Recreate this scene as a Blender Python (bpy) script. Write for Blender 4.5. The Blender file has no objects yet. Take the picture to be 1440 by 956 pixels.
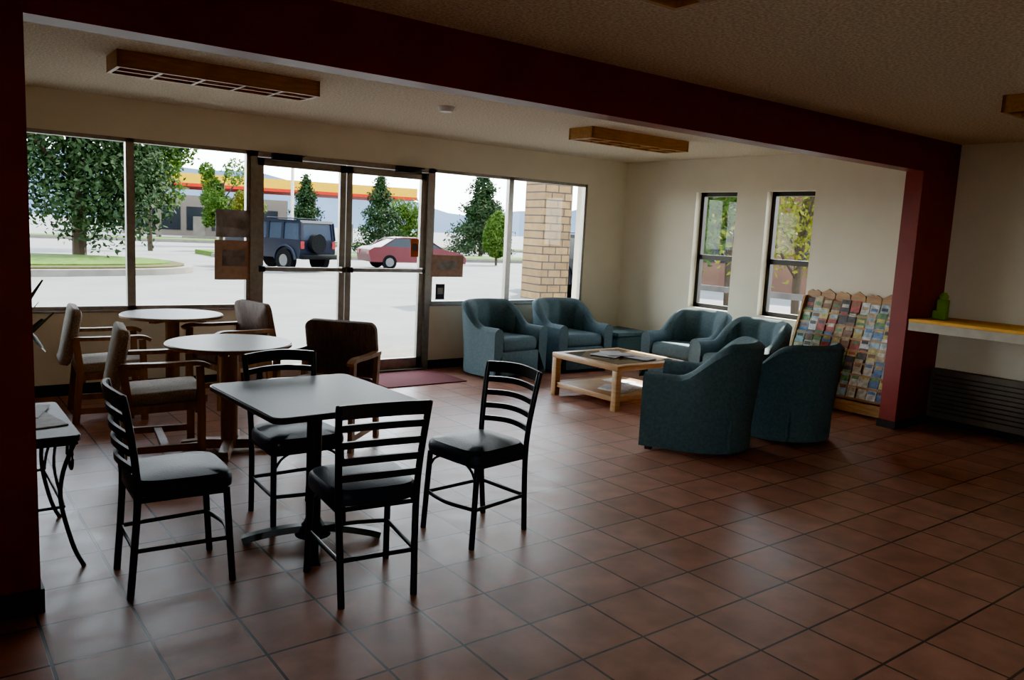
import bpy, bmesh, random
import numpy as np
from math import *
from mathutils import Vector, Matrix
random.seed(7)
sc=bpy.context.scene
COL=sc.collection
sc.view_settings.view_transform='AgX'
sc.view_settings.look='AgX - Punchy'
sc.view_settings.exposure=2.12
D=7.807; W=7.775; H=2.6; YB=3.682; YF=3.527; HB=2.313; XP=7.13; XL=0.383
XW=-1.6; YN=-2.2   # left wall, rear wall

# ---------------------------------------------------------------- materials
def mat(name,c1,c2=None,rough=.5,metal=0,scale=8,bump=0,bscale=None,spec=.5,detail=4,stretch=(1,1,1),coat=0,transl=0):
    m=bpy.data.materials.new(name);m.use_nodes=True
    nt=m.node_tree;b=nt.nodes['Principled BSDF']
    b.inputs['Roughness'].default_value=rough;b.inputs['Metallic'].default_value=metal
    b.inputs['Specular IOR Level'].default_value=spec
    b.inputs['Coat Weight'].default_value=coat
    c2=c2 or tuple(v*.8 for v in c1)
    tc=nt.nodes.new('ShaderNodeTexCoord');mp=nt.nodes.new('ShaderNodeMapping')
    mp.inputs['Scale'].default_value=stretch
    nt.links.new(tc.outputs['Object'],mp.inputs['Vector'])
    n=nt.nodes.new('ShaderNodeTexNoise');n.inputs['Scale'].default_value=scale;n.inputs['Detail'].default_value=detail
    nt.links.new(mp.outputs[0],n.inputs['Vector'])
    r=nt.nodes.new('ShaderNodeValToRGB');r.color_ramp.elements[0].position=.35;r.color_ramp.elements[1].position=.65
    r.color_ramp.elements[0].color=(*c2,1);r.color_ramp.elements[1].color=(*c1,1)
    nt.links.new(n.outputs['Fac'],r.inputs['Fac']);nt.links.new(r.outputs['Color'],b.inputs['Base Color'])
    if bump:
        n2=nt.nodes.new('ShaderNodeTexNoise');n2.inputs['Scale'].default_value=bscale or scale*4;n2.inputs['Detail'].default_value=3
        nt.links.new(mp.outputs[0],n2.inputs['Vector'])
        bp=nt.nodes.new('ShaderNodeBump');bp.inputs['Strength'].default_value=bump;bp.inputs['Distance'].default_value=.01
        nt.links.new(n2.outputs['Fac'],bp.inputs['Height']);nt.links.new(bp.outputs[0],b.inputs['Normal'])
    if transl:
        t=nt.nodes.new('ShaderNodeBsdfTranslucent');mx=nt.nodes.new('ShaderNodeMixShader');mx.inputs[0].default_value=transl
        nt.links.new(r.outputs['Color'],t.inputs['Color'])
        nt.links.new(b.outputs[0],mx.inputs[1]);nt.links.new(t.outputs[0],mx.inputs[2])
        nt.links.new(mx.outputs[0],nt.nodes['Material Output'].inputs['Surface'])
    return m
def brickmat(name,c1,c2,mortar,bw,rh,ms,rough=.4,offset=0.,bump=.4,loc=(0,0,0),rot=(0,0,0),coat=0,var=.5,rough2=None):
    m=bpy.data.materials.new(name);m.use_nodes=True
    nt=m.node_tree;b=nt.nodes['Principled BSDF']
    tc=nt.nodes.new('ShaderNodeTexCoord');mp=nt.nodes.new('ShaderNodeMapping')
    mp.inputs['Location'].default_value=loc;mp.inputs['Rotation'].default_value=rot
    nt.links.new(tc.outputs['Object'],mp.inputs['Vector'])
    br=nt.nodes.new('ShaderNodeTexBrick');br.offset=offset;br.squash=1
    br.inputs['Scale'].default_value=1;br.inputs['Brick Width'].default_value=bw;br.inputs['Row Height'].default_value=rh
    br.inputs['Mortar Size'].default_value=ms;br.inputs['Mortar Smooth'].default_value=.15
    br.inputs['Color1'].default_value=(*c1,1);br.inputs['Color2'].default_value=(*c2,1);br.inputs['Mortar'].default_value=(*mortar,1)
    nt.links.new(mp.outputs[0],br.inputs['Vector'])
    n=nt.nodes.new('ShaderNodeTexNoise');n.inputs['Scale'].default_value=6;n.inputs['Detail'].default_value=6
    nt.links.new(tc.outputs['Object'],n.inputs['Vector'])
    mr=nt.nodes.new('ShaderNodeMapRange');mr.inputs[1].default_value=.3;mr.inputs[2].default_value=.7;mr.inputs[3].default_value=1-var;mr.inputs[4].default_value=1.1
    nt.links.new(n.outputs['Fac'],mr.inputs[0])
    mx=nt.nodes.new('ShaderNodeMix');mx.data_type='RGBA';mx.blend_type='MULTIPLY';mx.inputs[0].default_value=1
    nt.links.new(br.outputs['Color'],mx.inputs[6]);nt.links.new(mr.outputs[0],mx.inputs[7])
    nt.links.new(mx.outputs[2],b.inputs['Base Color'])
    rr=nt.nodes.new('ShaderNodeMapRange');rr.inputs[3].default_value=rough;rr.inputs[4].default_value=rough2 or rough+.15
    nt.links.new(n.outputs['Fac'],rr.inputs[0]);nt.links.new(rr.outputs[0],b.inputs['Roughness'])
    b.inputs['Coat Weight'].default_value=coat
    iv=nt.nodes.new('ShaderNodeMath');iv.operation='SUBTRACT';iv.inputs[0].default_value=1
    nt.links.new(br.outputs['Fac'],iv.inputs[1])
    bp=nt.nodes.new('ShaderNodeBump');bp.inputs['Strength'].default_value=bump;bp.inputs['Distance'].default_value=.006
    nt.links.new(iv.outputs[0],bp.inputs['Height']);nt.links.new(bp.outputs[0],b.inputs['Normal'])
    return m
def glassmat(name,tint=(.95,.98,.97)):
    m=bpy.data.materials.new(name);m.use_nodes=True
    nt=m.node_tree;nt.nodes.clear()
    o=nt.nodes.new('ShaderNodeOutputMaterial');t=nt.nodes.new('ShaderNodeBsdfTransparent');g=nt.nodes.new('ShaderNodeBsdfGlossy')
    t.inputs[0].default_value=(*tint,1);g.inputs['Roughness'].default_value=.02
    f=nt.nodes.new('ShaderNodeFresnel');f.inputs[0].default_value=1.2
    mx=nt.nodes.new('ShaderNodeMixShader')
    nt.links.new(f.outputs[0],mx.inputs[0]);nt.links.new(t.outputs[0],mx.inputs[1]);nt.links.new(g.outputs[0],mx.inputs[2]);nt.links.new(mx.outputs[0],o.inputs[0])
    return m
M={}
M['floor']=brickmat('terracotta_tile',(.46,.225,.155),(.36,.165,.112),(.06,.04,.033),.33,.33,.006,rough=.28,rough2=.52,bump=.5,loc=(-.03,-.1,0),var=.35)
M['wall']=mat('cream_paint',(.80,.735,.57),(.76,.695,.54),.75,scale=3,bump=.12,bscale=60)
M['ceil']=mat('popcorn_ceiling',(.80,.70,.53),(.52,.44,.32),.95,scale=60,bump=1,bscale=90,detail=2)
M['red']=mat('maroon_paint',(.24,.033,.030),(.20,.028,.025),.45,scale=4,bump=.06,bscale=50)
M['base']=mat('dark_baseboard',(.018,.014,.012),None,.5)
M['alu']=mat('anodised_aluminium',(.36,.34,.30),(.30,.28,.25),.35,.7,scale=20)
M['dframe']=mat('dark_bronze_frame',(.03,.026,.022),None,.4,.5)
M['glass']=glassmat('window_glass')
M['white']=mat('white_plastic',(.75,.74,.70),None,.5)
M['oak']=mat('oak_wood',(.48,.27,.11),(.35,.18,.07),.4,scale=6,stretch=(1,1,8),bump=.1)
M['oakx']=mat('oak_wood_trim',(.50,.26,.09),(.38,.19,.06),.4,scale=7,stretch=(1,8,8),bump=.1)
M['lens']=mat('prismatic_diffuser',(.42,.38,.30),(.32,.28,.22),.4,scale=90)
M['black']=mat('black_metal',(.007,.007,.008),None,.35,.3)
M['vinyl']=mat('navy_black_vinyl',(.011,.018,.032),(.008,.012,.022),.42,scale=30,bump=.15,bscale=120,spec=.26)
M['lam']=mat('laminate_top',(.072,.084,.11),(.06,.07,.092),.42,scale=60,spec=.14)
M['lamlight']=mat('laminate_round',(.19,.16,.135),(.15,.125,.105),.40,scale=60,spec=.22)
M['walnut']=mat('walnut_wood',(.34,.19,.10),(.22,.12,.06),.4,scale=5,stretch=(4,4,.6))
M['tweed']=mat('tweed_fabric',(.44,.37,.30),(.24,.195,.155),.9,scale=140,bump=.4,bscale=200)
M['brown']=mat('brown_fabric',(.17,.105,.077),(.10,.062,.046),.8,scale=60,bump=.3,bscale=150,stretch=(1,1,.15))
M['teal']=mat('teal_fabric',(.092,.15,.168),(.068,.115,.13),.85,scale=50,bump=.3,bscale=220)
M['paper']=mat('paper',(.7,.7,.68),(.5,.52,.55),.7,scale=30)
M['mag']=mat('magazine_cover',(.22,.23,.28),(.45,.40,.35),.4,scale=14)
M['mat']=mat('red_doormat',(.24,.05,.055),(.16,.035,.037),.95,scale=80,bump=.5)
M['counter']=mat('counter_top',(.72,.36,.05),(.66,.31,.04),.55,scale=12,spec=.15)
M['cwhite']=mat('counter_edge',(.46,.40,.31),None,.5)
M['grille']=mat('heater_metal',(.15,.125,.10),(.12,.10,.08),.6,.1)
M['green']=mat('green_plastic',(.25,.45,.04),(.15,.32,.03),.5)
M['leaf']=mat('plant_leaf',(.02,.05,.015),None,.5)
M['pot']=mat('clay_pot',(.2,.09,.05),None,.7)
M['card']=mat('cardboard',(.34,.23,.17),(.28,.19,.14),.8,scale=20,transl=.3)
M['signg']=mat('grey_sign',(.34,.30,.28),(.20,.175,.16),.6,scale=9,transl=.3)
M['orange']=mat('orange_sticker',(.8,.25,.05),None,.5,transl=.4)
M['tglass']=mat('smoked_glass',(.10,.075,.05),None,.06)
# exterior
M['asph']=mat('pale_pavement',(.094,.091,.085),(.075,.072,.067),.9,scale=.6,bump=.2,bscale=40,spec=.15)
M['conc']=mat('concrete',(.11,.10,.083),(.083,.074,.062),.85,scale=3,spec=.15)
M['grass']=mat('grass',(.045,.082,.010),(.027,.05,.006),.95,scale=5,bump=.5,spec=.05)
M['dirt']=mat('mulch',(.05,.038,.018),(.028,.032,.010),.95,scale=4,bump=.5,spec=.05)
M['fol1']=mat('spruce_foliage',(.018,.032,.011),(.006,.013,.005),.8,scale=2,spec=.05)
M['fol2']=mat('aspen_foliage',(.042,.080,.010),(.016,.036,.006),.8,scale=2,transl=.2,spec=.05)
M['fol3']=mat('yellow_foliage',(.10,.092,.008),(.04,.052,.006),.8,scale=2,transl=.2,spec=.05)
M['bark']=mat('bark',(.03,.021,.013),None,.9,scale=12,spec=.1)
M['brick']=brickmat('tan_block',(.185,.108,.036),(.135,.075,.025),(.024,.014,.008),.40,.2,.018,rough=.85,offset=.5,rot=(radians(90),0,0),var=.3)
M['yellow']=mat('yellow_canopy',(.42,.235,.001),None,.6,spec=.03)
M['redp']=mat('red_stripe',(.27,.012,.003),None,.6,spec=.05)
M['bldg']=mat('station_wall',(.10,.085,.07),None,.8,spec=.1)
M['blue']=mat('dark_blue_paint',(.0022,.0032,.0085),(.0018,.0026,.007),.4,0,spec=.12)
M['carred']=mat('red_paint',(.050,.003,.006),(.042,.0025,.005),.35,0,spec=.15)
M['cglass']=mat('car_window',(.008,.010,.013),None,.15,spec=.12)
M['cglass2']=mat('pale_car_window',(.018,.025,.037),None,.2,spec=.15)
M['tire']=mat('rubber',(.003,.003,.003),None,.8,spec=.05)
M['hub']=mat('wheel_hub',(.07,.07,.07),None,.4,.5)
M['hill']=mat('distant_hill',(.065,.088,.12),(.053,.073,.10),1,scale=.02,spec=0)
M['sidewhite']=mat('siding',(.08,.04,.027),(.06,.03,.02),.8,scale=1,spec=.1)
M['fence']=mat('grey_boards',(.06,.055,.05),(.035,.032,.03),.8,scale=4,spec=.1)
M['tail']=mat('tail_lamp',(.15,.008,.008),None,.3)
bro=[mat('brochure_%s'%n,c,tuple(v*.5 for v in c),.45,scale=25) for n,c in
 dict(white=(.75,.75,.72),blue=(.14,.26,.5),red=(.5,.10,.08),tan=(.55,.42,.24),green=(.16,.30,.13),yellow=(.65,.52,.16),sky=(.40,.55,.62),dark=(.08,.065,.07),brown=(.28,.14,.08),cream=(.7,.64,.5)).items()]

# ---------------------------------------------------------------- geometry kit
class G:
    def __init__(s): s.v=[];s.f=[];s.m=[]
    def add(s,v,f,mi=0):
        o=len(s.v);s.v+= [tuple(p) for p in v];s.f+=[tuple(i+o for i in q) for q in f];s.m+=[mi]*len(f);return s
    def box(s,x0,x1,y0,y1,z0,z1,mi=0):
        v=[(x,y,z) for x in (x0,x1) for y in (y0,y1) for z in (z0,z1)]
        return s.add(v,[(0,1,3,2),(4,6,7,5),(0,4,5,1),(2,3,7,6),(0,2,6,4),(1,5,7,3)],mi)
    def rbox(s,c,size,r=.01,seg=2,rot=None,mi=0,warp=None):
        bm=bmesh.new();bmesh.ops.create_cube(bm,size=1)
        for v in bm.verts: v.co=Vector((v.co.x*size[0],v.co.y*size[1],v.co.z*size[2]))
        bmesh.ops.bevel(bm,geom=bm.edges[:],offset=min(r,min(size)*.49),segments=seg,profile=.5,affect='EDGES')
        R=rot.to_3x3() if rot is not None else Matrix.Identity(3)
        vs=[]
        for v in bm.verts:
            p=v.co.copy()
            if warp:p=Vector(warp(p))
            vs.append(R@p+Vector(c))
        fs=[[v.index for v in f.verts] for f in bm.faces];bm.free()
        return s.add(vs,fs,mi)
    def sweep(s,path,sect,up=(0,0,1),mi=0,closed=False,scales=None):
        P=[Vector(p) for p in path];n=len(P);k=len(sect);vs=[];fs=[]
        for i in range(n):
            if closed:T=P[(i+1)%n]-P[i-1]
            else:T=P[min(i+1,n-1)]-P[max(i-1,0)]
            T.normalize();U0=Vector(up)
            if abs(T.dot(U0))>.97:U0=Vector((0,1,0)) if abs(T.y)<.9 else Vector((1,0,0))
            S=T.cross(U0).normalized();U=S.cross(T)
            q=scales[i] if scales else 1
            vs+=[P[i]+S*a*q+U*b*q for a,b in sect]
        for i in range(n if closed else n-1):
            j=(i+1)%n
            for t in range(k):
                u=(t+1)%k;fs.append((i*k+t,i*k+u,j*k+u,j*k+t))
        if not closed:
            fs.append(tuple(range(k))[::-1]);fs.append(tuple((n-1)*k+t for t in range(k)))
        return s.add(vs,fs,mi)
    def tube(s,path,r,n=10,**k):
        return s.sweep(path,[(r*cos(2*pi*i/n),r*sin(2*pi*i/n)) for i in range(n)],**k)
    def bar(s,path,w,t,**k):
        return s.sweep(path,[(-w/2,-t/2),(w/2,-t/2),(w/2,t/2),(-w/2,t/2)],**k)
    def lathe(s,prof,c=(0,0,0),n=32,mi=0):
        k=len(prof);vs=[];fs=[]
        for i in range(n):
            a=2*pi*i/n;vs+=[(c[0]+r*cos(a),c[1]+r*sin(a),c[2]+z) for r,z in prof]
        for i in range(n):
            j=(i+1)%n
            for t in range(k-1):fs.append((i*k+t,j*k+t,j*k+t+1,i*k+t+1))
        fs.append(tuple(i*k for i in range(n))[::-1]);fs.append(tuple(i*k+k-1 for i in range(n)))
        return s.add(vs,fs,mi)
    def extr(s,prof,y0,y1,mi=0,inset=0,zsplit=None):
        k=len(prof)
        def yy(z,sg):
            if zsplit is None:return 0
            return -sg*inset*max(0,(z-zsplit))
        vs=[(x,y0+yy(z,-1),z) for x,z in prof]+[(x,y1+yy(z,1),z) for x,z in prof]
        fs=[tuple(range(k)),tuple(range(2*k-1,k-1,-1))]+[(i,i+k,(i+1)%k+k,(i+1)%k) for i in range(k)]
        return s.add(vs,fs,mi)
def smooth(pts,n=6):
    P=[Vector(p) for p in pts];out=[]
    for i in range(len(P)-1):
        a=P[max(i-1,0)];b=P[i];c=P[i+1];d=P[min(i+2,len(P)-1)]
        for j in range(n):
            t=j/n;out.append(.5*((2*b)+(c-a)*t+(2*a-5*b+4*c-d)*t*t+(3*b-a-3*c+d)*t**3))
    out.append(P[-1]);return out
def mk(name,g,mats,smoothf=True):
    me=bpy.data.meshes.new(name);me.from_pydata(g.v,[],g.f);me.update()
    bm=bmesh.new();bm.from_mesh(me);bmesh.ops.recalc_face_normals(bm,faces=bm.faces[:]);bm.to_mesh(me);bm.free()
    if not isinstance(mats,(list,tuple)):mats=[mats]
    for m in mats:me.materials.append(m)
    for p,i in zip(me.polygons,g.m):p.material_index=i
    if smoothf:
        me.shade_smooth();me.set_sharp_from_angle(angle=radians(38))
    return me
def obj(name,g,mats,loc=(0,0,0),rot=0,smoothf=True,parent=None):
    me=g if isinstance(g,bpy.types.Mesh) else mk(name,g,mats,smoothf)
    o=bpy.data.objects.new(name,me);COL.objects.link(o);o.location=loc;o.rotation_euler=(0,0,rot)
    if parent:o.parent=parent
    return o
CACHE={}
def inst(name,builder,loc,deg=0,key=None,scale=1):
    key=key or name
    if key not in CACHE:
        CACHE[key]=[(n,mk(n,g,m)) for n,g,m in builder()]
    e=bpy.data.objects.new(name,None);COL.objects.link(e);e.location=loc;e.rotation_euler=(0,0,radians(deg));e.scale=(scale,)*3
    e.empty_display_size=.1
    for n,me in CACHE[key]:
        o=bpy.data.objects.new(n,me);COL.objects.link(o);o.parent=e
    return e

# ---------------------------------------------------------------- room shell
T=.2
obj('floor',G().box(XW-T,W+T,YN-T,D+T,-.12,0),M['floor'])
obj('ceiling',G().box(XW-T,W+T,YN-T,D+T,H,H+.15),M['ceil'])
X0=.5;X1=7.09;ZS=.745;ZT=2.265;DL=2.70;DR=4.76
g=G()
g.box(XW-T,X0,D,D+T,0,H).box(X1,W+T,D,D+T,0,H).box(X0,X1,D,D+T,ZT,H).box(X0,DL,D,D+T,0,ZS).box(DR,X1,D,D+T,0,ZS)
obj('wall_back',g,M['wall'])
g=G()
ya,yb,yc,yd=4.97,5.57,5.98,6.59;z0,z1=.80,2.205
g.box(W,W+T,YN-T,ya,0,H).box(W,W+T,yb,yc,0,H).box(W,W+T,yd,D,0,H)
for a,b in((ya,yb),(yc,yd)):g.box(W,W+T,a,b,0,z0).box(W,W+T,a,b,z1,H)
obj('wall_right',g,M['wall'])
wy0,wy1=-1.6,.1  # opening cut in the unseen left wall to let fill light in
obj('wall_left',G().box(XW-T,XW,YN-T,wy0,0,H).box(XW-T,XW,wy1,D,0,H).box(XW-T,XW,wy0,wy1,0,.9).box(XW-T,XW,wy0,wy1,2.2,H),M['wall'])
obj('wall_front',G().box(XW,W,YN-T,YN,0,H),M['wall'])
e=bpy.data.objects.new('window_7',None);COL.objects.link(e)  # out-of-view window, added only to brighten the foreground
g=G()
for y in (wy0,(wy0+wy1)/2-.03,wy1-.06):g.box(XW-.12,XW-.06,y,y+.06,.9,2.2)
g.box(XW-.12,XW-.06,wy0,wy1,.9,.96).box(XW-.12,XW-.06,wy0,wy1,2.14,2.2)
obj('frame',g,M['alu'],parent=e);obj('glass_pane',G().box(XW-.095,XW-.09,wy0+.06,wy1-.06,.96,2.14),M['glass'],parent=e)
# beam & piers
g=G().box(XW,W,YF,YB,HB,H).box(XP,W,YF,YB,0,HB).box(XW,XL,YF,YB,0,HB)
obj('trim_1',g,M['red'])
g=G()
g.box(XL-.6,XL+.012,YF-.012,YB+.012,0,.10).box(XP-.012,W,YF-.012,YB+.012,0,.07)
obj('baseboard_pier',g,M['base'])
g=G().box(XW,DL,D-.015,D,0,.10).box(DR,W,D-.015,D,0,.10)
obj('baseboard_back',g,M['base'])
obj('baseboard_right',G().box(W-.015,W,YN,D-.015,0,.10),M['base'])
obj('baseboard_left',G().box(XW,XW+.015,YN,D-.015,0,.10),M['base'])

# back windows
def window_back(i,x0,x1):
    e=bpy.data.objects.new('window_%d'%i,None);COL.objects.link(e)
    g=G();f=.035;ya=D+.01;yb=D+.07
    g.box(x0,x1,ya,yb,ZS,ZS+f).box(x0,x1,ya,yb,ZT-f,ZT).box(x0,x0+f,ya,yb,ZS,ZT).box(x1-f,x1,ya,yb,ZS,ZT)
    obj('frame',g,M['alu'],parent=e)
    obj('glass_pane',G().box(x0+f,x1-f,D+.038,D+.042,ZS+f,ZT-f),M['glass'],parent=e)
    obj('sill',G().rbox(((x0+x1)/2,D+.0,ZS-.008),(x1-x0,.05,.02),.004),M['alu'],parent=e)
window_back(1,X0,1.63);window_back(2,1.63,DL);window_back(3,DR,5.865);window_back(4,5.865,X1)
# doors
g=G().box(DL,DL+.07,D-.01,D+.09,0,ZT).box(DR-.07,DR,D-.01,D+.09,0,ZT).box(DL,DR,D-.01,D+.09,ZT-.05,ZT).box(DL,DR,D-.02,D+.12,0,.012)
obj('trim_2',g,M['alu'])
def door(i,x0,x1,hx):
    e=bpy.data.objects.new('door_%d'%i,None);COL.objects.link(e)
    g=G();s=.065;a=D+.02;b=D+.065;zt=ZT-.055
    g.box(x0,x0+s,a,b,.015,zt).box(x1-s,x1,a,b,.015,zt).box(x0,x1,a,b,zt-.075,zt).box(x0,x1,a,b,.015,.14)
    obj('leaf_frame',g,M['alu'],parent=e)
    obj('glass_pane',G().box(x0+s,x1-s,D+.04,D+.045,.14,zt-.075),M['glass'],parent=e)
    g=G().box(x0+.02,x1-.02,D-.045,D-.02,1.11,1.15).box(x0+.02,x0+.06,D-.045,a,1.10,1.16).box(x1-.06,x1-.02,D-.045,a,1.10,1.16)
    obj('push_bar',g,M['alu'],parent=e)
    obj('closer',G().rbox((hx,D-.03,zt+.015),(.30,.07,.07),.008).bar([(hx-.1,D-.06,zt+.03),(hx+.12,D-.15,zt+.03),(hx+.2,D-.02,zt+.05)],.02,.01),M['black'],parent=e)
door(1,DL+.075,3.712,3.05);door(2,3.722,DR-.075,4.42)
# right wall windows
def window_right(i,y0,y1):
    e=bpy.data.objects.new('window_%d'%i,None);COL.objects.link(e)
    g=G();f=.05;a=W+.10;b=W+.16;zm=1.42
    g.box(a,b,y0,y1,z0,z0+f).box(a,b,y0,y1,z1-f,z1).box(a,b,y0,y0+f,z0,z1).box(a,b,y1-f,y1,z0,z1).box(a,b,y0,y1,zm-.03,zm+.03)
    obj('frame',g,M['dframe'],parent=e)
    obj('glass_pane',G().box(W+.128,W+.132,y0+f,y1-f,z0+f,z1-f),M['glass'],parent=e)
window_right(5,yc,yd);window_right(6,ya,yb)

# ceiling fixtures
def fixture():
    L=1.32;w=.32;h=.105;g=G();t=.022
    g.box(-L/2,L/2,-w/2,-w/2+t,-h,0).box(-L/2,L/2,w/2-t,w/2,-h,0).box(-L/2,-L/2+t,-w/2,w/2,-h,0).box(L/2-t,L/2,-w/2,w/2,-h,0)
    for i in range(1,5):
        x=-L/2+L*i/5;g.box(x-.01,x+.01,-w/2+t,w/2-t,-h,-h+.03)
    g.box(-L/2,L/2,-.012,.012,-h,-h+.03)
    return [('wood_frame',g,M['oakx']),('diffuser',G().box(-L/2+t,L/2-t,-w/2+t,w/2-t,-h+.035,-.01),M['lens'])]
for x,y in((1.75,5.70),(5.70,5.70),(6.15,2.12),(1.78,2.09)):inst('ceiling_light',fixture,(x,y,H))
inst('smoke_detector',lambda:[('body',G().lathe([(.0,-.04),(.05,-.04),(.065,-.025),(.07,0),(0,0)]),M['white'])],(3.6,5.75,H))

# ---------------------------------------------------------------- furniture
def ladder_chair():
    g=G();r=.0155
    for s in(-1,1):
        g.tube(smooth([(s*.165,-.215,0),(s*.17,-.195,.25),(s*.176,-.185,.44),(s*.182,-.195,.6),(s*.195,-.225,.80),(s*.198,-.24,.875)],4),r,10,up=(1,0,0))
        g.tube(smooth([(s*.195,.20,0),(s*.19,.185,.25),(s*.185,.175,.43)],3),r,10,up=(1,0,0))
        g.tube([(s*.172,-.19,.20),(s*.19,.185,.20)],.010,8)
        g.tube([(s*.18,-.185,.42),(s*.187,.175,.42)],.012,8)
        g.tube(smooth([(s*.19,.18,.33),(s*.15,.178,.39),(s*.10,.176,.42)],4),.007,8)
    for y,z in((-.195,.20),(.185,.20),(-.185,.42),(.175,.42)):
        b=.03 if z<.3 else 0
        g.tube(smooth([(-.177,y,z),(0,y+(b if y>0 else 0),z),(.177,y,z)],4),.0105,8)
    s=G()
    for z,h in((.56,.03),(.633,.03),(.706,.03),(.78,.03),(.85,.06)):
        yb=-.187-(z-.45)*.125;hw=.175+(z-.45)*.05
        pts=[(-hw+2*hw*i/10,yb-.035*sin(pi*i/10),z+ .012*sin(pi*i/10)) for i in range(11)]
        s.sweep(pts,[(-.007,-h/2),(.007,-h/2),(.007,h/2),(-.007,h/2)])
    c=G()
    def ring(k,z,n=36):
        o=[]
        for i in range(n):
            a=2*pi*i/n;cx=abs(cos(a))**.45*(1 if cos(a)>=0 else -1);sy=abs(sin(a))**.45*(1 if sin(a)>=0 else -1)
            x=.222*k*cx;y=.212*k*sy;x*=1-.10*(.2-y)/.4
            o.append((x,y+.008,z))
        return o
    R=[ring(.93,.43),ring(.99,.438),ring(1.,.462),ring(.985,.485),ring(.92,.502),ring(.6,.513),ring(.25,.516)]
    vs=sum(R,[]);n=36;fs=[(i*n+j,i*n+(j+1)%n,(i+1)*n+(j+1)%n,(i+1)*n+j) for i in range(len(R)-1) for j in range(n)]
    fs+=[tuple(range(n))[::-1],tuple((len(R)-1)*n+j for j in range(n))]
    c.add(vs,fs)
    return [('frame',g,M['black']),('back_slats',s,M['black']),('seat',c,M['vinyl'])]
for x,y,d in((.925,3.64,-92),(1.60,3.13,-7),(2.41,3.40,98),(1.65,4.04,180)):
    inst('dining_chair',ladder_chair,(x,y,0),d)

def rrect(a,b,r,n=5):
    o=[]
    for cx,cy,s in((a-r,b-r,0),(-a+r,b-r,1),(-a+r,-b+r,2),(a-r,-b+r,3)):
        for i in range(n+1):
            t=pi/2*(s+i/n);o.append((cx+r*cos(t),cy+r*sin(t)))
    return o
def slab(outl,z0,z1,bev=.006):
    g=G();n=len(outl);R=[]
    for k,z in((1-bev*2,z0),(1,z0+bev),(1,z1-bev),(1-bev*2,z1)):R+=[(x*k,y*k,z) for x,y in outl]
    fs=[(i*n+j,i*n+(j+1)%n,(i+1)*n+(j+1)%n,(i+1)*n+j) for i in range(3) for j in range(n)]
    fs+=[tuple(range(n))[::-1],tuple(3*n+j for j in range(n))]
    g.add(R,fs);return g
def sq_table():
    b=G()
    b.tube([(0,0,.03),(0,0,.73)],.038,20,up=(1,0,0)).lathe([(0,.0),(.09,.03),(.07,.07),(.045,.10),(.038,.12),(0,.12)])
    for k in range(4):
        a=pi/4+k*pi/2+.35;c,s=cos(a),sin(a)
        b.sweep(smooth([(0,0,.07),(.15*c,.15*s,.055),(.28*c,.28*s,.03),(.34*c,.34*s,.012)],4),[(-.035,-.012),(.035,-.012),(.025,.018),(-.025,.018)])
        b.bar([(0,0,.725),(.26*c,.26*s,.725)],.05,.012)
    return [('top',slab(rrect(.385,.43,.05),.735,.765),M['lam']),('edge_band',slab(rrect(.388,.433,.05),.738,.760,.001),M['black']),('pedestal',b,M['black'])]
inst('square_dining_table',sq_table,(1.61,3.70,0),2)
def rd_table():
    b=G().tube([(0,0,.03),(0,0,.73)],.058,24,up=(1,0,0))
    for k in range(4):
        a=pi/4+k*pi/2;c,s=cos(a),sin(a)
        b.sweep([(0,0,.05),(.16*c,.16*s,.05),(.31*c,.31*s,.035)],[(-.035,-.035),(.035,-.035),(.03,.03),(-.03,.03)])
        b.bar([(0,0,.72),(.3*c,.3*s,.72)],.06,.03)
    o=[(.415*cos(2*pi*i/56),.415*sin(2*pi*i/56)) for i in range(56)]
    o2=[(x*1.006,y*1.006) for x,y in o]
    return [('top',slab(o,.735,.762),M['lamlight']),('edge_band',slab(o2,.738,.757,.001),M['walnut']),('pedestal',b,M['walnut'])]
inst('round_dining_table',rd_table,(1.77,5.52,0),20);inst('round_dining_table',rd_table,(1.84,7.28,0),0)

def wood_armchair(fab,wd=1):
    def f():
        g=G();A=.27*wd
        for s in(-1,1):
            g.bar([(s*A,.22,0),(s*A,.22,.30),(s*A,.21,.64)],.035,.05,up=(0,1,0))
            g.bar([(s*A,-.26,0),(s*A,-.22,.42),(s*A,-.25,.66)],.035,.05,up=(0,1,0))
            g.sweep(smooth([(s*(A+.005),.27,.635),(s*(A+.005),.2,.66),(s*(A+.005),0,.655),(s*A,-.26,.655)],4),[(-.028,-.014),(.028,-.014),(.028,.014),(-.028,.014)])
            g.bar([(s*A,-.24,.10),(s*A,.22,.10)],.03,.045)
            g.bar([(s*A,-.24,.36),(s*A,.22,.38)],.03,.05)
        g.bar([(-A,.2,.35),(A,.2,.35)],.03,.05);g.bar([(-A,-.2,.34),(A,-.2,.34)],.03,.05)
        g.bar([(-A,0,.10),(A,0,.10)],.05,.03)
        se=G().rbox((0,.0,.42),(.50*wd,.50,.10),.035,4,rot=Matrix.Rotation(radians(3),4,'X'))
        bk=G();BW=.255*wd+(.01 if wd>1 else 0)
        outl=rrect(BW,.22,.06,5);n=len(outl);Rt=Matrix.Rotation(radians(-12+90),4,'X');vs=[]
        for k,t in((.93,-.035),(1,-.022),(1,.022),(.93,.035),(.5,.045)):
            for x,y in outl:
                p=Rt@Vector((x*k,y*k,-t));bow=-.04*(1-(x/BW)**2)
                vs.append((p.x,p.y-.265+bow,p.z+.662))
        fs=[(i*n+j,i*n+(j+1)%n,(i+1)*n+(j+1)%n,(i+1)*n+j) for i in range(4) for j in range(n)]
        fs+=[tuple(range(n))[::-1],tuple(4*n+j for j in range(n))]
        bk.add(vs,fs)
        return [('frame',g,M['walnut']),('seat',se,fab),('back',bk,fab)]
    return f
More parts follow.
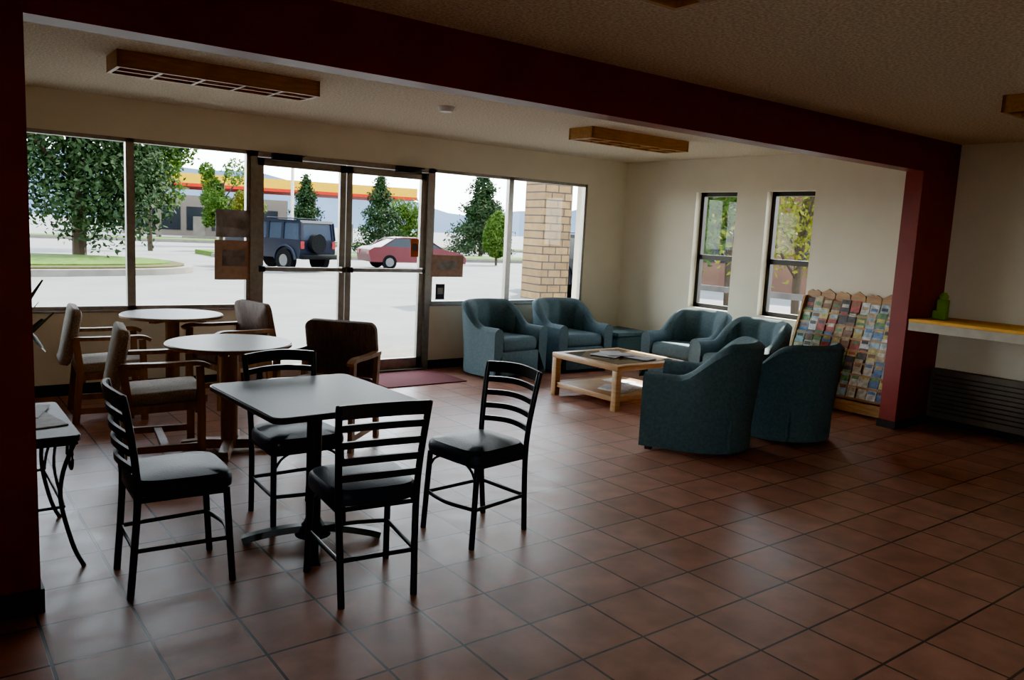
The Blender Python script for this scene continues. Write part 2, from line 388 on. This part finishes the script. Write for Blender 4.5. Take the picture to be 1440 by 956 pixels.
tw=wood_armchair(M['tweed']);bw=wood_armchair(M['brown'],1.08)
inst('wooden_armchair',tw,(1.35,5.64,0),-98,'tw')
inst('wooden_armchair',tw,(1.27,6.93,0),-95,'tw')
inst('wooden_armchair',bw,(2.24,7.02,0),100,'bw')
inst('wooden_armchair',bw,(2.45,5.42,0),131,'bw')

def tub_chair():
    g=G();a=.405;yf=.36;yc=.0;bd=.38;th=.115
    pts=[]
    nst=14
    for i in range(nst):pts.append((-a,yf-(yf-yc)*i/nst,-1,0,0))
    na=44
    for i in range(na+1):
        t=pi+pi*i/na
        pts.append((a*cos(t),yc+bd*sin(t),cos(t),sin(t),sin(pi*i/na)))
    for i in range(1,nst+1):pts.append((a,yc+(yf-yc)*i/nst,1,0,0))
    vs=[];n=len(pts)
    for i,(x,y,nx,ny,bk) in enumerate(pts):
        nn=Vector((nx/a,ny/bd,0)).normalized() if bk>0 else Vector((nx,0,0))
        s=max(0,min(1,(yc+.12-y)/(bd+.02)));s=s*s*(3-2*s)
        h=.57+.255*s
        t=th+.01*(1-s)
        rib=0
        if bk>.25:
            u=atan2(x,-(y-yc));rib=.026*abs(cos(u*5.0))
        lean=.05*s
        sec=[(0,.035,0),(.0,.2,0),(.005,h-.09,.8),(.0,h-.035,1),(-.03,h-.006,1),(-t*.5,h+.004,1),(-t+.03,h-.008,1),(-t-rib*.6,h-.045,1),(-t-rib-.005,h-.12,.8),(-t-rib,.40,.3),(-t,.30,0)]
        for o,z,l in sec:
            p=Vector((x,y,0))+nn*(o+lean*l);vs.append((p.x,p.y,z))
    k=11;fs=[(i*k+j,(i+1)*k+j,(i+1)*k+j+1,i*k+j+1) for i in range(n-1) for j in range(k-1)]
    fs+=[tuple(range(k)),tuple((n-1)*k+j for j in range(k))[::-1]]
    g.add(vs,fs)
    b=G().rbox((0,.03,.17),(.60,.62,.26),.02,2)
    b.rbox((0,yf-.03,.175),(.575,.05,.27),.015,2)
    c=G().rbox((0,.045,.375),(.565,.60,.15),.05,4,warp=lambda p:(p.x*(1-.22*max(0,-p.y)/.3),p.y,p.z+(.025*(1-(p.x/.29)**2) if p.z>0 else 0)))
    p=G()
    for sx in(-1,1):
        p.rbox((sx*.335,.30,.018),(.05,.05,.036),.005)
        p.rbox((sx*.22,-.25,.018),(.05,.05,.036),.005)
    return [('shell',g,M['teal']),('base',b,M['teal']),('seat_cushion',c,M['teal']),('feet',p,M['base'])]
for x,y,d,q in((5.36,7.24,187,1),(6.38,7.24,178,1),(7.08,5.93,92,1),(6.95,5.08,84,1),(5.0,4.03,30,1.05),(5.93,3.90,-2,1)):
    inst('tub_armchair',tub_chair,(x,y,0),d,scale=q)

def corner_table():
    return [('top',G().rbox((0,0,.41),(.58,.58,.05),.012,3),M['teal']),('body',G().rbox((0,0,.2),(.52,.52,.38),.02,3),M['teal'])]
inst('corner_table',corner_table,(7.3,7.3,0))

def coffee_table():
    g=G();a=.47;b=.46;z=.43
    for sx in(-1,1):
        for sy in(-1,1):g.rbox((sx*(a-.035),sy*(b-.035),.2),(.065,.065,.40),.006)
        g.rbox((sx*(a-.045),0,z-.025),(.09,2*b,.05),.006)
        g.rbox((0,sx*(b-.045),z-.025),(2*a-.18,.09,.05),.006)
        g.rbox((sx*(a-.035),0,.11),(.03,2*b-.13,.05),.004)
        g.rbox((0,sx*(b-.035),.11),(2*a-.13,.03,.05),.004)
    g.rbox((0,0,z-.03),(.06,2*b-.17,.04),.004)
    sh=G().box(-a+.03,a-.03,-b+.03,b-.03,.115,.13)
    mg=G()
    for x,y,w,l,r,zz in((-.1,.05,.21,.28,.3,z),(.05,.12,.21,.28,-.5,z),(.0,.0,.2,.27,1.1,z+.008),(.1,-.2,.2,.27,.2,z)):
        mg.rbox((x,y,zz+.011),(w,l,.007),.001,1,rot=Matrix.Rotation(r,4,'Z'))
    m2=G()
    for x,y,r,zz in((-.15,-.15,.2,.134),(.15,-.1,-.2,.134),(-.12,-.12,.5,.142),(.2,.15,.1,.134)):
        m2.rbox((x,y,zz),(.22,.29,.008),.001,1,rot=Matrix.Rotation(r,4,'Z'))
    return [('frame',g,M['oak']),('glass_top',G().box(-a+.085,a-.085,-b+.085,b-.085,z-.006,z+.002),M['tglass']),('shelf',sh,M['oak']),('magazines',mg,M['mag']),('shelf_magazines',m2,M['paper'])]
inst('coffee_table',coffee_table,(5.66,5.64,0),1)

def rack():
    w=1.16;g=G();fr=G()
    for s in(-1,1):
        y=s*w/2
        prof=[(-.40,0),(-.40,.16),(-.12,1.05),(-.10,1.10),(-.03,1.10),(-.03,0)]
        vs=[(x,y-.012,z) for x,z in prof]+[(x,y+.012,z) for x,z in prof];k=len(prof)
        fr.add(vs,[tuple(range(k)),tuple(range(2*k-1,k-1,-1))]+[(i,i+k,(i+1)%k+k,(i+1)%k) for i in range(k)])
    fr.box(-.05,-.03,-w/2,w/2,.05,1.12)
    for i in range(7):
        yy=-w/2+w*(i+.5)/7
        pr=[(yy-.08,1.08),(yy+.08,1.08),(yy+.075,1.14),(yy+.03,1.165),(yy,1.15+.035*(i%2)),(yy-.03,1.165),(yy-.075,1.14)]
        vs=[(-.06,a,b) for a,b in pr]+[(-.035,a,b) for a,b in pr];k=7
        fr.add(vs,[tuple(range(k)),tuple(range(2*k-1,k-1,-1))]+[(j,j+k,(j+1)%k+k,(j+1)%k) for j in range(k)])
    rows=8
    for r in range(rows):
        t=r/(rows-1);x=-.385+.27*t;z=.16+.78*t
        fr.box(x-.004,x+.045,-w/2,w/2,z-.010,z)
        fr.box(x-.016,x-.010,-w/2,w/2,z-.012,z+.008)
        per=11
        for c in range(per):
            y=-w/2+.02+(w-.04)*(c+.5)/per+random.uniform(-.008,.008);h=random.uniform(.12,.17);bw=random.uniform(.085,.10)
            mi=random.randrange(len(bro))
            g.add([(x-.006,y-bw/2,z),(x-.006,y+bw/2,z),(x+.034,y+bw/2,z+h),(x+.034,y-bw/2,z+h),(x+.008,y-bw/2,z),(x+.008,y+bw/2,z),(x+.042,y+bw/2,z+h),(x+.042,y-bw/2,z+h)],
              [(0,1,2,3),(4,7,6,5),(0,4,5,1),(3,2,6,7),(0,3,7,4),(1,5,6,2)],mi)
            m2=(mi+random.randrange(1,8))%len(bro);f0=random.uniform(.4,.7);f1=f0+.22
            g.add([(x-.008+.040*f,y+s*bw*.38,z+h*f) for f,s in((f0,-1),(f0,1),(f1,1),(f1,-1))],[(0,1,2,3)],m2)
    fr.box(-.40,-.38,-w/2,w/2,.02,.13)
    for s in(-1,0,1):
        fr.lathe([(.0,0),(.025,0),(.03,.03),(.0,.03)],(-.37,s*w*.45,0),12)
    return [('wood_frame',fr,M['oak']),('brochures',g,bro)]
inst('brochure_rack',rack,(W-.02,4.32,0),0)

inst('doormat',lambda:[('pile',G().rbox((0,0,.006),(.95,.72,.012),.004),M['mat'])],(4.28,7.33,0))

def iron_table():
    g=G();a=.26;b=.36;z=.6
    for sx in(-1,1):
        for sy in(-1,1):
            g.tube(smooth([(sx*a,sy*b,z),(sx*(a-.05),sy*(b-.03),z-.15),(sx*(a-.06),sy*(b-.05),.3),(sx*(a-.02),sy*(b-.02),.1),(sx*(a+.02),sy*b,0)],5),.010,8,up=(1,0,0))
        for sy in(-1,1):
            sp=[(sx*(a-.01),sy*(b-.11)+ .09*(1-t)*cos(t*9), z-.12+.09*(1-t)*sin(t*9)) for t in [i/24 for i in range(22)]]
            g.tube(sp,.007,6)
        for sy in(-1,1):
            g.tube(smooth([(sx*(a-.05),sy*(b-.05),.28),(sx*(a-.06),sy*.12,.42),(sx*(a-.03),sy*.04,z-.03)],5),.007,6)
        g.tube([(sx*a,-b,z-.02),(sx*a,b,z-.02)],.008,8);g.tube([(sx*(a-.05),-b+.04,.28),(sx*(a-.05),b-.04,.28)],.007,8)
        g.tube([(-a,sx*b,z-.02),(a,sx*b,z-.02)],.008,8);g.tube([(-a+.05,sx*(b-.04),.28),(a-.05,sx*(b-.04),.28)],.007,8)
    t=slab(rrect(a+.02,b+.02,.03),z-.01,z+.02)
    pp=G().rbox((.12,-.05,z+.024),(.22,.30,.006),.001,1,rot=Matrix.Rotation(.2,4,'Z')).rbox((.1,.15,z+.03),(.2,.28,.006),.001,1,rot=Matrix.Rotation(-.3,4,'Z'))
    return [('iron_base',g,M['black']),('top',t,M['lam']),('papers',pp,M['paper'])]
inst('iron_side_table',iron_table,(.32,4.28,0))
def plant():
    g=G()
    for i in range(18):
        a=i*2.4;L=random.uniform(.25,.40);c,s=cos(a),sin(a);el=random.uniform(.5,1.1)
        pts=smooth([(0,0,.14),(c*L*.4,s*L*.4,.14+L*el*.7),(c*L*.8,s*L*.8,.14+L*el),(c*L*1.05,s*L*1.05,.10+L*el*.85)],4)
        n=len(pts);g.sweep(pts,[(-.025,0),(0,-.004),(.025,0),(0,.004)],scales=[.4+1.2*sin(pi*min(.98,j/n+.05)) for j in range(n)])
    for dx,dy,hh in((.36,.05,.50),(.33,-.04,.40),(.40,.02,.34),(.36,.10,.30)):
        pts=smooth([(0,0,.14),(dx*.5,dy*.5,.14+hh*.45),(dx,dy,.14+hh)],5);n=len(pts)
        g.sweep(pts,[(-.04,0),(0,-.004),(.04,0),(0,.004)],scales=[.3+1.2*sin(pi*min(.97,j/n+.1)) for j in range(n)])
    return [('pot',G().lathe([(0,0),(.06,0),(.08,.14),(.085,.15),(.07,.15),(.065,.13),(0,.13)],n=24),M['pot']),('leaves',g,M['leaf'])]
inst('potted_plant',plant,(.18,4.48,.622))

# counter along right wall
WC=W-.018
ct=G().rbox(((7.12+WC)/2,(YF+.6)/2-.02,1.005),(WC-7.12,YF-.6,.03),.006)
ce=G().box(7.13,7.16,.62,YF-.02,.915,.99)
inst('counter',lambda:[('top',ct,M['counter']),('front_edge',ce,M['cwhite']),('brackets',G().box(7.3,WC,.9,.94,.7,.99).box(7.3,WC,2.2,2.24,.7,.99),M['base'])],(0,0,0))
hg=G().rbox((W-.075,3.03,.31),(.10,.95,.46),.01)
hs=G()
for i in range(9):hs.box(W-.135,W-.12,2.6,3.46,.14+i*.042,.15+i*.042)
inst('wall_heater',lambda:[('housing',hg,M['grille']),('louvres',hs,M['base'])],(0,0,0))
def holder():
    return [('body',G().rbox((0,0,.09),(.04,.10,.18),.008),M['green']),('cup',G().rbox((-.04,0,.04),(.06,.12,.08),.012),M['green']),
            ('top',G().lathe([(0,.18),(.035,.18),(.04,.21),(.02,.24),(0,.24)],n=16),M['green'])]
inst('brochure_holder',holder,(7.42,3.36,1.02))

def sign(name,x0,x1,za,zb,m,y=D-.004):
    inst(name,lambda:[('panel',G().box(x0,x1,y,y+.006,za,zb),M[m]),('label',G().box(x0+(x1-x0)*.2,x1-(x1-x0)*.2,y-.002,y,za+(zb-za)*.35,za+(zb-za)*.75),M['signg'])],(0,0,0),key=name+str(x0))
sign('window_sign',2.37,2.70,1.43,1.69,'signg')
sign('window_sign',2.36,2.72,1.02,1.40,'card')
sign('window_sign',4.76,5.20,1.06,1.31,'card')
sign('window_sticker',4.50,4.60,1.28,1.48,'orange',D+.005)
sign('window_sticker',4.50,4.61,1.54,1.64,'paper',D+.005)
sign('window_sticker',4.84,4.96,.80,.98,'black',D+.0)

# ---------------------------------------------------------------- exterior
GZ=-.12
obj('ground',G().box(-150,260,D+T,300,GZ-.3,GZ).box(W+T,260,-60,D+T,GZ-.3,GZ).box(-60,W+T,-60,YN-T,GZ-.3,GZ).box(-60,XW-T,YN-T,D+T,GZ-.3,GZ),M['asph'])
obj('sidewalk',G().box(-6,11,D+T,D+T+1.8,GZ,-.03),M['conc'])
obj('porch_roof',G().box(XW-1,W+T,D+T,D+T+1.5,2.75,2.95),M['conc'])
o=[(16*abs(cos(t))**.5*(1 if cos(t)>0 else -1),4.2*abs(sin(t))**.7*(1 if sin(t)>0 else -1)) for t in [2*pi*i/60 for i in range(60)]]
inst('planted_island',lambda:[('curb',slab(o,0,.18,.004),M['conc']),('mulch',slab([(x*.985,y*.94) for x,y in o],.1,.24,.01),M['dirt']),('lawn',slab([(x*.96,y*.8) for x,y in o],.2,.3,.02),M['grass'])],(-8.6,27.5,GZ))
for i,(xa,xb,y) in enumerate(((11,60,36.2),(-30,60,55.5))):
    inst('grass_verge',lambda:[('lawn',G().box(xa,xb,0,3.2,0,.2),M['grass']),('curb',G().box(xa-.2,xb,-.25,0,0,.17),M['conc'])],(0,y,GZ),key='v%d'%i)
rng=np.random.default_rng(3)
def leaves(P,size):
    n=len(P);g=G();A=rng.normal(size=(n,3));A/=np.linalg.norm(A,axis=1)[:,None]
    B=np.cross(A,rng.normal(size=(n,3)));B/=np.linalg.norm(B,axis=1)[:,None]
    s=size*rng.uniform(.6,1.4,size=(n,1))
    V=np.stack([P-A*s,P-B*s*.5,P+A*s,P+B*s*.5],1).reshape(-1,3)
    g.v=[tuple(v) for v in V];g.f=[(4*i,4*i+1,4*i+2,4*i+3) for i in range(n)];g.m=[0]*n
    return g
def broad(h,r,m,n=5000,size=.13,trunk=.12,low=.3,blobs=16):
    def f():
        P=[]
        for b in range(blobs):
            c=np.array([rng.uniform(-.6,.6)*r,rng.uniform(-.6,.6)*r,h*low+(h*(1-low))*rng.uniform(.12,.88)])
            k=r*rng.uniform(.3,.55)
            d=rng.normal(size=(n//blobs,3));d/=np.linalg.norm(d,axis=1)[:,None]
            P.append(c+d*k*rng.uniform(.3,1.05,size=(n//blobs,1))**.6)
        t=G().tube(smooth([(0,0,0),(.05,0,h*.3),(0,.08,h*.75)],4),trunk,8,up=(1,0,0))
        for i in range(9):
            a=i*2.4;t.tube([(0.03,0,h*(.22+.05*i)),(cos(a)*r*.6,sin(a)*r*.6,h*(.42+.06*i))],trunk*.35,6)
        return [('trunk',t,M['bark']),('foliage',leaves(np.concatenate(P),size),M[m])]
    return f
def conifer(h,r,m,n=5000,size=.13,z0=.08):
    def f():
        t=rng.uniform(0,1,n)**.75;tt=1-t
        lay=.75+.25*np.sin(tt*28)
        a=rng.uniform(0,2*pi,n);rr=r*(1-tt)**.75*lay*rng.uniform(.25,1,n)**.5*(1+.25*np.sin(a*5+tt*9))
        z=h*z0+(h*(1-z0))*tt-rr*.18
        P=np.stack([rr*np.cos(a),rr*np.sin(a),z],1)+rng.normal(size=(n,3))*.11
        return [('trunk',G().tube([(0,0,0),(0,0,h*.9)],.13,8,up=(1,0,0)),M['bark']),('foliage',leaves(P,size),M[m])]
    return f
def egg(h,r,m,n=5000,size=.07):
    def f():
        d=rng.normal(size=(n,3));d/=np.linalg.norm(d,axis=1)[:,None]
        k=rng.uniform(.6,1.03,size=(n,1))**.5;P=d*k
        P=P*np.array([r,r,h*.43]);P[:,:2]*=(1-.25*(P[:,2:3]/(h*.43)))
        P[:,2]+=h*.57
        return [('trunk',G().tube([(0,0,0),(0,0,h*.5)],.07,8,up=(1,0,0)),M['bark']),('foliage',leaves(P,size),M[m])]
    return f
def tree(name,b,x,y,key,z=GZ):return inst(name,b,(x,y,z),random.uniform(0,360),key)
tree('leafy_tree',broad(8.5,3.5,'fol1',34000,.09,.22,low=.10,blobs=46),4.7,30.2,'c1',GZ+.2)
tree('leafy_tree',broad(7,2.2,'fol2',9000,.11),9.4,41,'b1')
tree('leafy_tree',broad(5,1.5,'fol2',7000,.10,low=.15),15.2,49,'b2')
tree('yellow_shrub',broad(3.3,.9,'fol3',3500,.09,low=.2),14.6,43,'b3')
tree('spruce_tree',conifer(4.6,1.6,'fol1',7000,.09),20.5,49,'c2')
tree('spruce_tree',conifer(4.9,1.9,'fol1',7000,.09),24.2,46,'c3')
tree('leafy_tree',broad(3.6,1.5,'fol2',5000,.11,low=.1),29,51,'b4')
tree('spruce_tree',conifer(6.2,2.3,'fol1',9000,.10),31,44.5,'c4')
tree('leafy_tree',broad(4.2,2.2,'fol1',7000,.11,low=.1),35,51,'b5')
tree('clipped_shrub',egg(2.75,.72,'fol2',6500,.07),24.2,33.3,'b6')
tree('leafy_tree',broad(4.8,1.6,'fol3',3500,.06,.08,low=.25,blobs=26),13.8,9.0,'b7')
tree('leafy_tree',broad(5.5,1.8,'fol2',6000,.08,.1,low=.2),17.5,13.5,'b8')
inst('block_column',lambda:[('shaft',G().box(-.45,.45,-.45,.45,0,4.2),M['brick'])],(13.7,16.6,GZ),-6)
inst('neighbour_building',lambda:[('walls',G().box(-8,8,-4,4,0,3.6),M['sidewhite']),('roof',G().box(-8.4,8.4,-4.4,4.4,3.6,3.9),M['conc']),('windows',G().box(-8.03,-8.0,-2.6,-1,1,2.4).box(-8.03,-8.,1,2.6,1,2.4),M['cglass'])],(32,20,GZ),20)
def fence():
    g=G()
    for i in range(7):g.box(-.04,.04,-5+i*1.6,-4.92+i*1.6,0,1.0)
    g.box(.0,.05,-5,5,.35,.45).box(.0,.05,-5,5,.85,.95)
    return [('rails',g,M['fence'])]
inst('fence',fence,(11.6,7.2,GZ),0)
def station():
    c=G().box(-11,11,-4,4,4.0,4.95)
    s=G().box(-11.03,11.03,-4.03,4.03,3.98,4.22)
    w=G()
    for x in(-9,-3,3,9):w.box(x-.2,x+.2,-.3,.3,0,4)
    p=G()
    for x in(-6,0,6):p.rbox((x,0,.9),(.9,.5,1.7),.05).box(x-1.3,x+1.3,-.5,.5,0,.15)
    b=G().box(-12,2,8,14,0,3.6);wd=G()
    for i in range(6):wd.box(-11+i*2.1,-9.4+i*2.1,7.95,8,.5,2.6)
    return [('canopy',c,M['yellow']),('canopy_stripe',s,M['redp']),('canopy_columns',w,M['bldg']),('pumps',p,M['conc']),('store',b,M['bldg']),('store_windows',wd,M['cglass'])]
inst('gas_station',station,(25.0,66,GZ),-14)
def pole():
    return [('post',G().tube([(0,0,0),(0,0,7)],.08,10,up=(1,0,0)),M['alu']),('lamp_head',G().rbox((.4,0,7),(.9,.3,.15),.03).tube([(0,0,6.9),(.4,0,7)],.04),M['alu'])]
inst('street_lamp',pole,(16.0,40.0,GZ));inst('street_lamp',pole,(43,53,GZ))
def sedan():
    b=G().extr([(-2.25,.32),(-2.32,.6),(-2.28,.85),(-2.1,.95),(-1.55,1.0),(.95,.97),(1.6,.88),(2.1,.76),(2.28,.58),(2.27,.32)],-.88,.88,inset=.12,zsplit=.6)
    c=G().extr([(-1.75,.98),(-1.05,1.36),(-.7,1.40),(.25,1.40),(.45,1.36),(1.15,.96)],-.80,.80,inset=.35,zsplit=.95)
    r=G().extr([(-1.08,1.365),(-.7,1.42),(.25,1.42),(.48,1.365)],-.67,.67)
    for sx in(-1,1):
        for x0,z0_,x1,z1_ in((-1.75,.98,-1.05,1.39),(1.15,.96,.45,1.38),(-.35,.97,-.35,1.4)):
            r.bar([(x0,sx*.80,z0_),(x1,sx*.665,z1_)],.07,.03)
    t=G();hb=G()
    for x in(-1.4,1.4):
        for s in(-1,1):
            t.tube([(x,s*.70,.32),(x,s*.90,.32)],.32,24);hb.tube([(x,s*.90,.32),(x,s*.91,.32)],.19,16)
    return [('body',b,M['carred']),('glasshouse',c,M['cglass']),('roof',r,M['carred']),('tires',t,M['tire']),('hubs',hb,M['hub']),('lamps',G().box(-2.33,-2.25,-.8,-.5,.65,.82).box(-2.33,-2.25,.5,.8,.65,.82),M['tail'])]
inst('sedan_car',sedan,(16.9,29.2,GZ),-8,scale=.92)
def suv():
    b=G().extr([(-1.9,.46),(-1.95,.7),(-1.93,1.10),(.35,1.12),(1.85,1.08),(1.95,.98),(1.95,.46)],-.80,.80,inset=.03,zsplit=.8)
    c=G().extr([(-1.90,1.10),(-1.84,1.66),(.10,1.68),(.42,1.12)],-.76,.76,inset=.08,zsplit=1.1)
    r=G().extr([(-1.90,1.66),(-1.86,1.75),(.10,1.75),(.18,1.66)],-.74,.74)
    for s in(-1,1):
        for x0,x1 in((-1.92,-1.86),(-1.05,-1.05),(-.3,-.3),(.42,.12)):r.bar([(x0,s*.775,1.08),(x1,s*.73,1.68)],.12,.04)
        r.bar([(-1.92,s*.72,1.08),(-1.86,s*.69,1.68)],.05,.12)
        for x in(-1.22,1.25):
            r.tube([(x+.5*cos(t),s*.82,.42+.46*sin(t)) for t in [pi*i/10 for i in range(11)]],.05,6,up=(0,1,0))
    r.tube([(-1.5,.55,1.80),(.0,.55,1.80)],.02).tube([(-1.5,-.55,1.80),(.0,-.55,1.80)],.02)
    t=G();hb=G()
    for x in(-1.22,1.25):
        for s in(-1,1):
            t.tube([(x,s*.64,.39),(x,s*.88,.39)],.39,24);hb.tube([(x,s*.88,.39),(x,s*.89,.39)],.2,16)
    t.tube([(-1.95,.15,.98),(-2.15,.15,.98)],.33,24,up=(0,1,0))
    l=G().box(-1.97,-1.9,-.78,-.64,.8,1.05).box(-1.97,-1.9,.64,.78,.8,1.05)
    bp=G().rbox((-2.02,0,.53),(.16,1.62,.16),.02).rbox((2.0,0,.53),(.16,1.62,.16),.02)
    return [('body',b,M['blue']),('glasshouse',c,M['cglass2']),('roof',r,M['blue']),('tires',t,M['tire']),('hubs',hb,M['hub']),('lamps',l,M['tail']),('bumpers',bp,M['tire'])]
inst('suv_car',suv,(10.85,28.3,GZ),110,scale=1.02)
inst('suv_car',suv,(15.7,17.6,GZ),70)
inst('suv_car',suv,(2.0,50,GZ),150)
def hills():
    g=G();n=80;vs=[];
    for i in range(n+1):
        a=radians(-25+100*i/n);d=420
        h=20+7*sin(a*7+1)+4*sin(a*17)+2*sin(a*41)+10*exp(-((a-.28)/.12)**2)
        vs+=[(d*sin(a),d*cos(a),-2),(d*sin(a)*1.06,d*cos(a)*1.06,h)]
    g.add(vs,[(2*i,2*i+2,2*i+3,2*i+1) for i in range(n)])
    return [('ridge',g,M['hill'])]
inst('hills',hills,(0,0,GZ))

# ---------------------------------------------------------------- light
w=bpy.data.worlds.new('sky');sc.world=w;w.use_nodes=True
nt=w.node_tree;bg=nt.nodes['Background']
tc=nt.nodes.new('ShaderNodeTexCoord');sx=nt.nodes.new('ShaderNodeSeparateXYZ');rp=nt.nodes.new('ShaderNodeValToRGB')
nt.links.new(tc.outputs['Generated'],sx.inputs[0]);nt.links.new(sx.outputs['Z'],rp.inputs[0]);nt.links.new(rp.outputs[0],bg.inputs[0])
rp.color_ramp.elements[0].color=(1,1,1,1);rp.color_ramp.elements[0].position=.0
rp.color_ramp.elements[1].color=(.68,.79,1,1);rp.color_ramp.elements[1].position=.7
bg.inputs[1].default_value=5.6
sd=bpy.data.lights.new('sun','SUN');sd.energy=18.0;sd.angle=.01;sd.color=(1,.94,.84)
so=bpy.data.objects.new('sun',sd);COL.objects.link(so);so.location=(30,15,25)
so.rotation_mode='QUATERNION';so.rotation_quaternion=Vector((-1,-.36,-.85)).normalized().to_track_quat('-Z','Y')

# ---------------------------------------------------------------- camera
f,yaw,pit,rol,h=1123.8,.6532,.1338,.0494,1.6072
fw=Vector((sin(yaw)*cos(pit),cos(yaw)*cos(pit),-sin(pit)))
r0=Vector((cos(yaw),-sin(yaw),0));u0=r0.cross(fw)
r=cos(rol)*r0+sin(rol)*u0;u=-sin(rol)*r0+cos(rol)*u0
cd=bpy.data.cameras.new('camera');co=bpy.data.objects.new('camera',cd);COL.objects.link(co)
cd.sensor_width=36;cd.lens=f/1440*36;cd.clip_end=1000;cd.clip_start=.05
R=Matrix((r,u,-fw)).transposed().to_4x4();R.translation=Vector((0,0,h));co.matrix_world=R
sc.camera=co
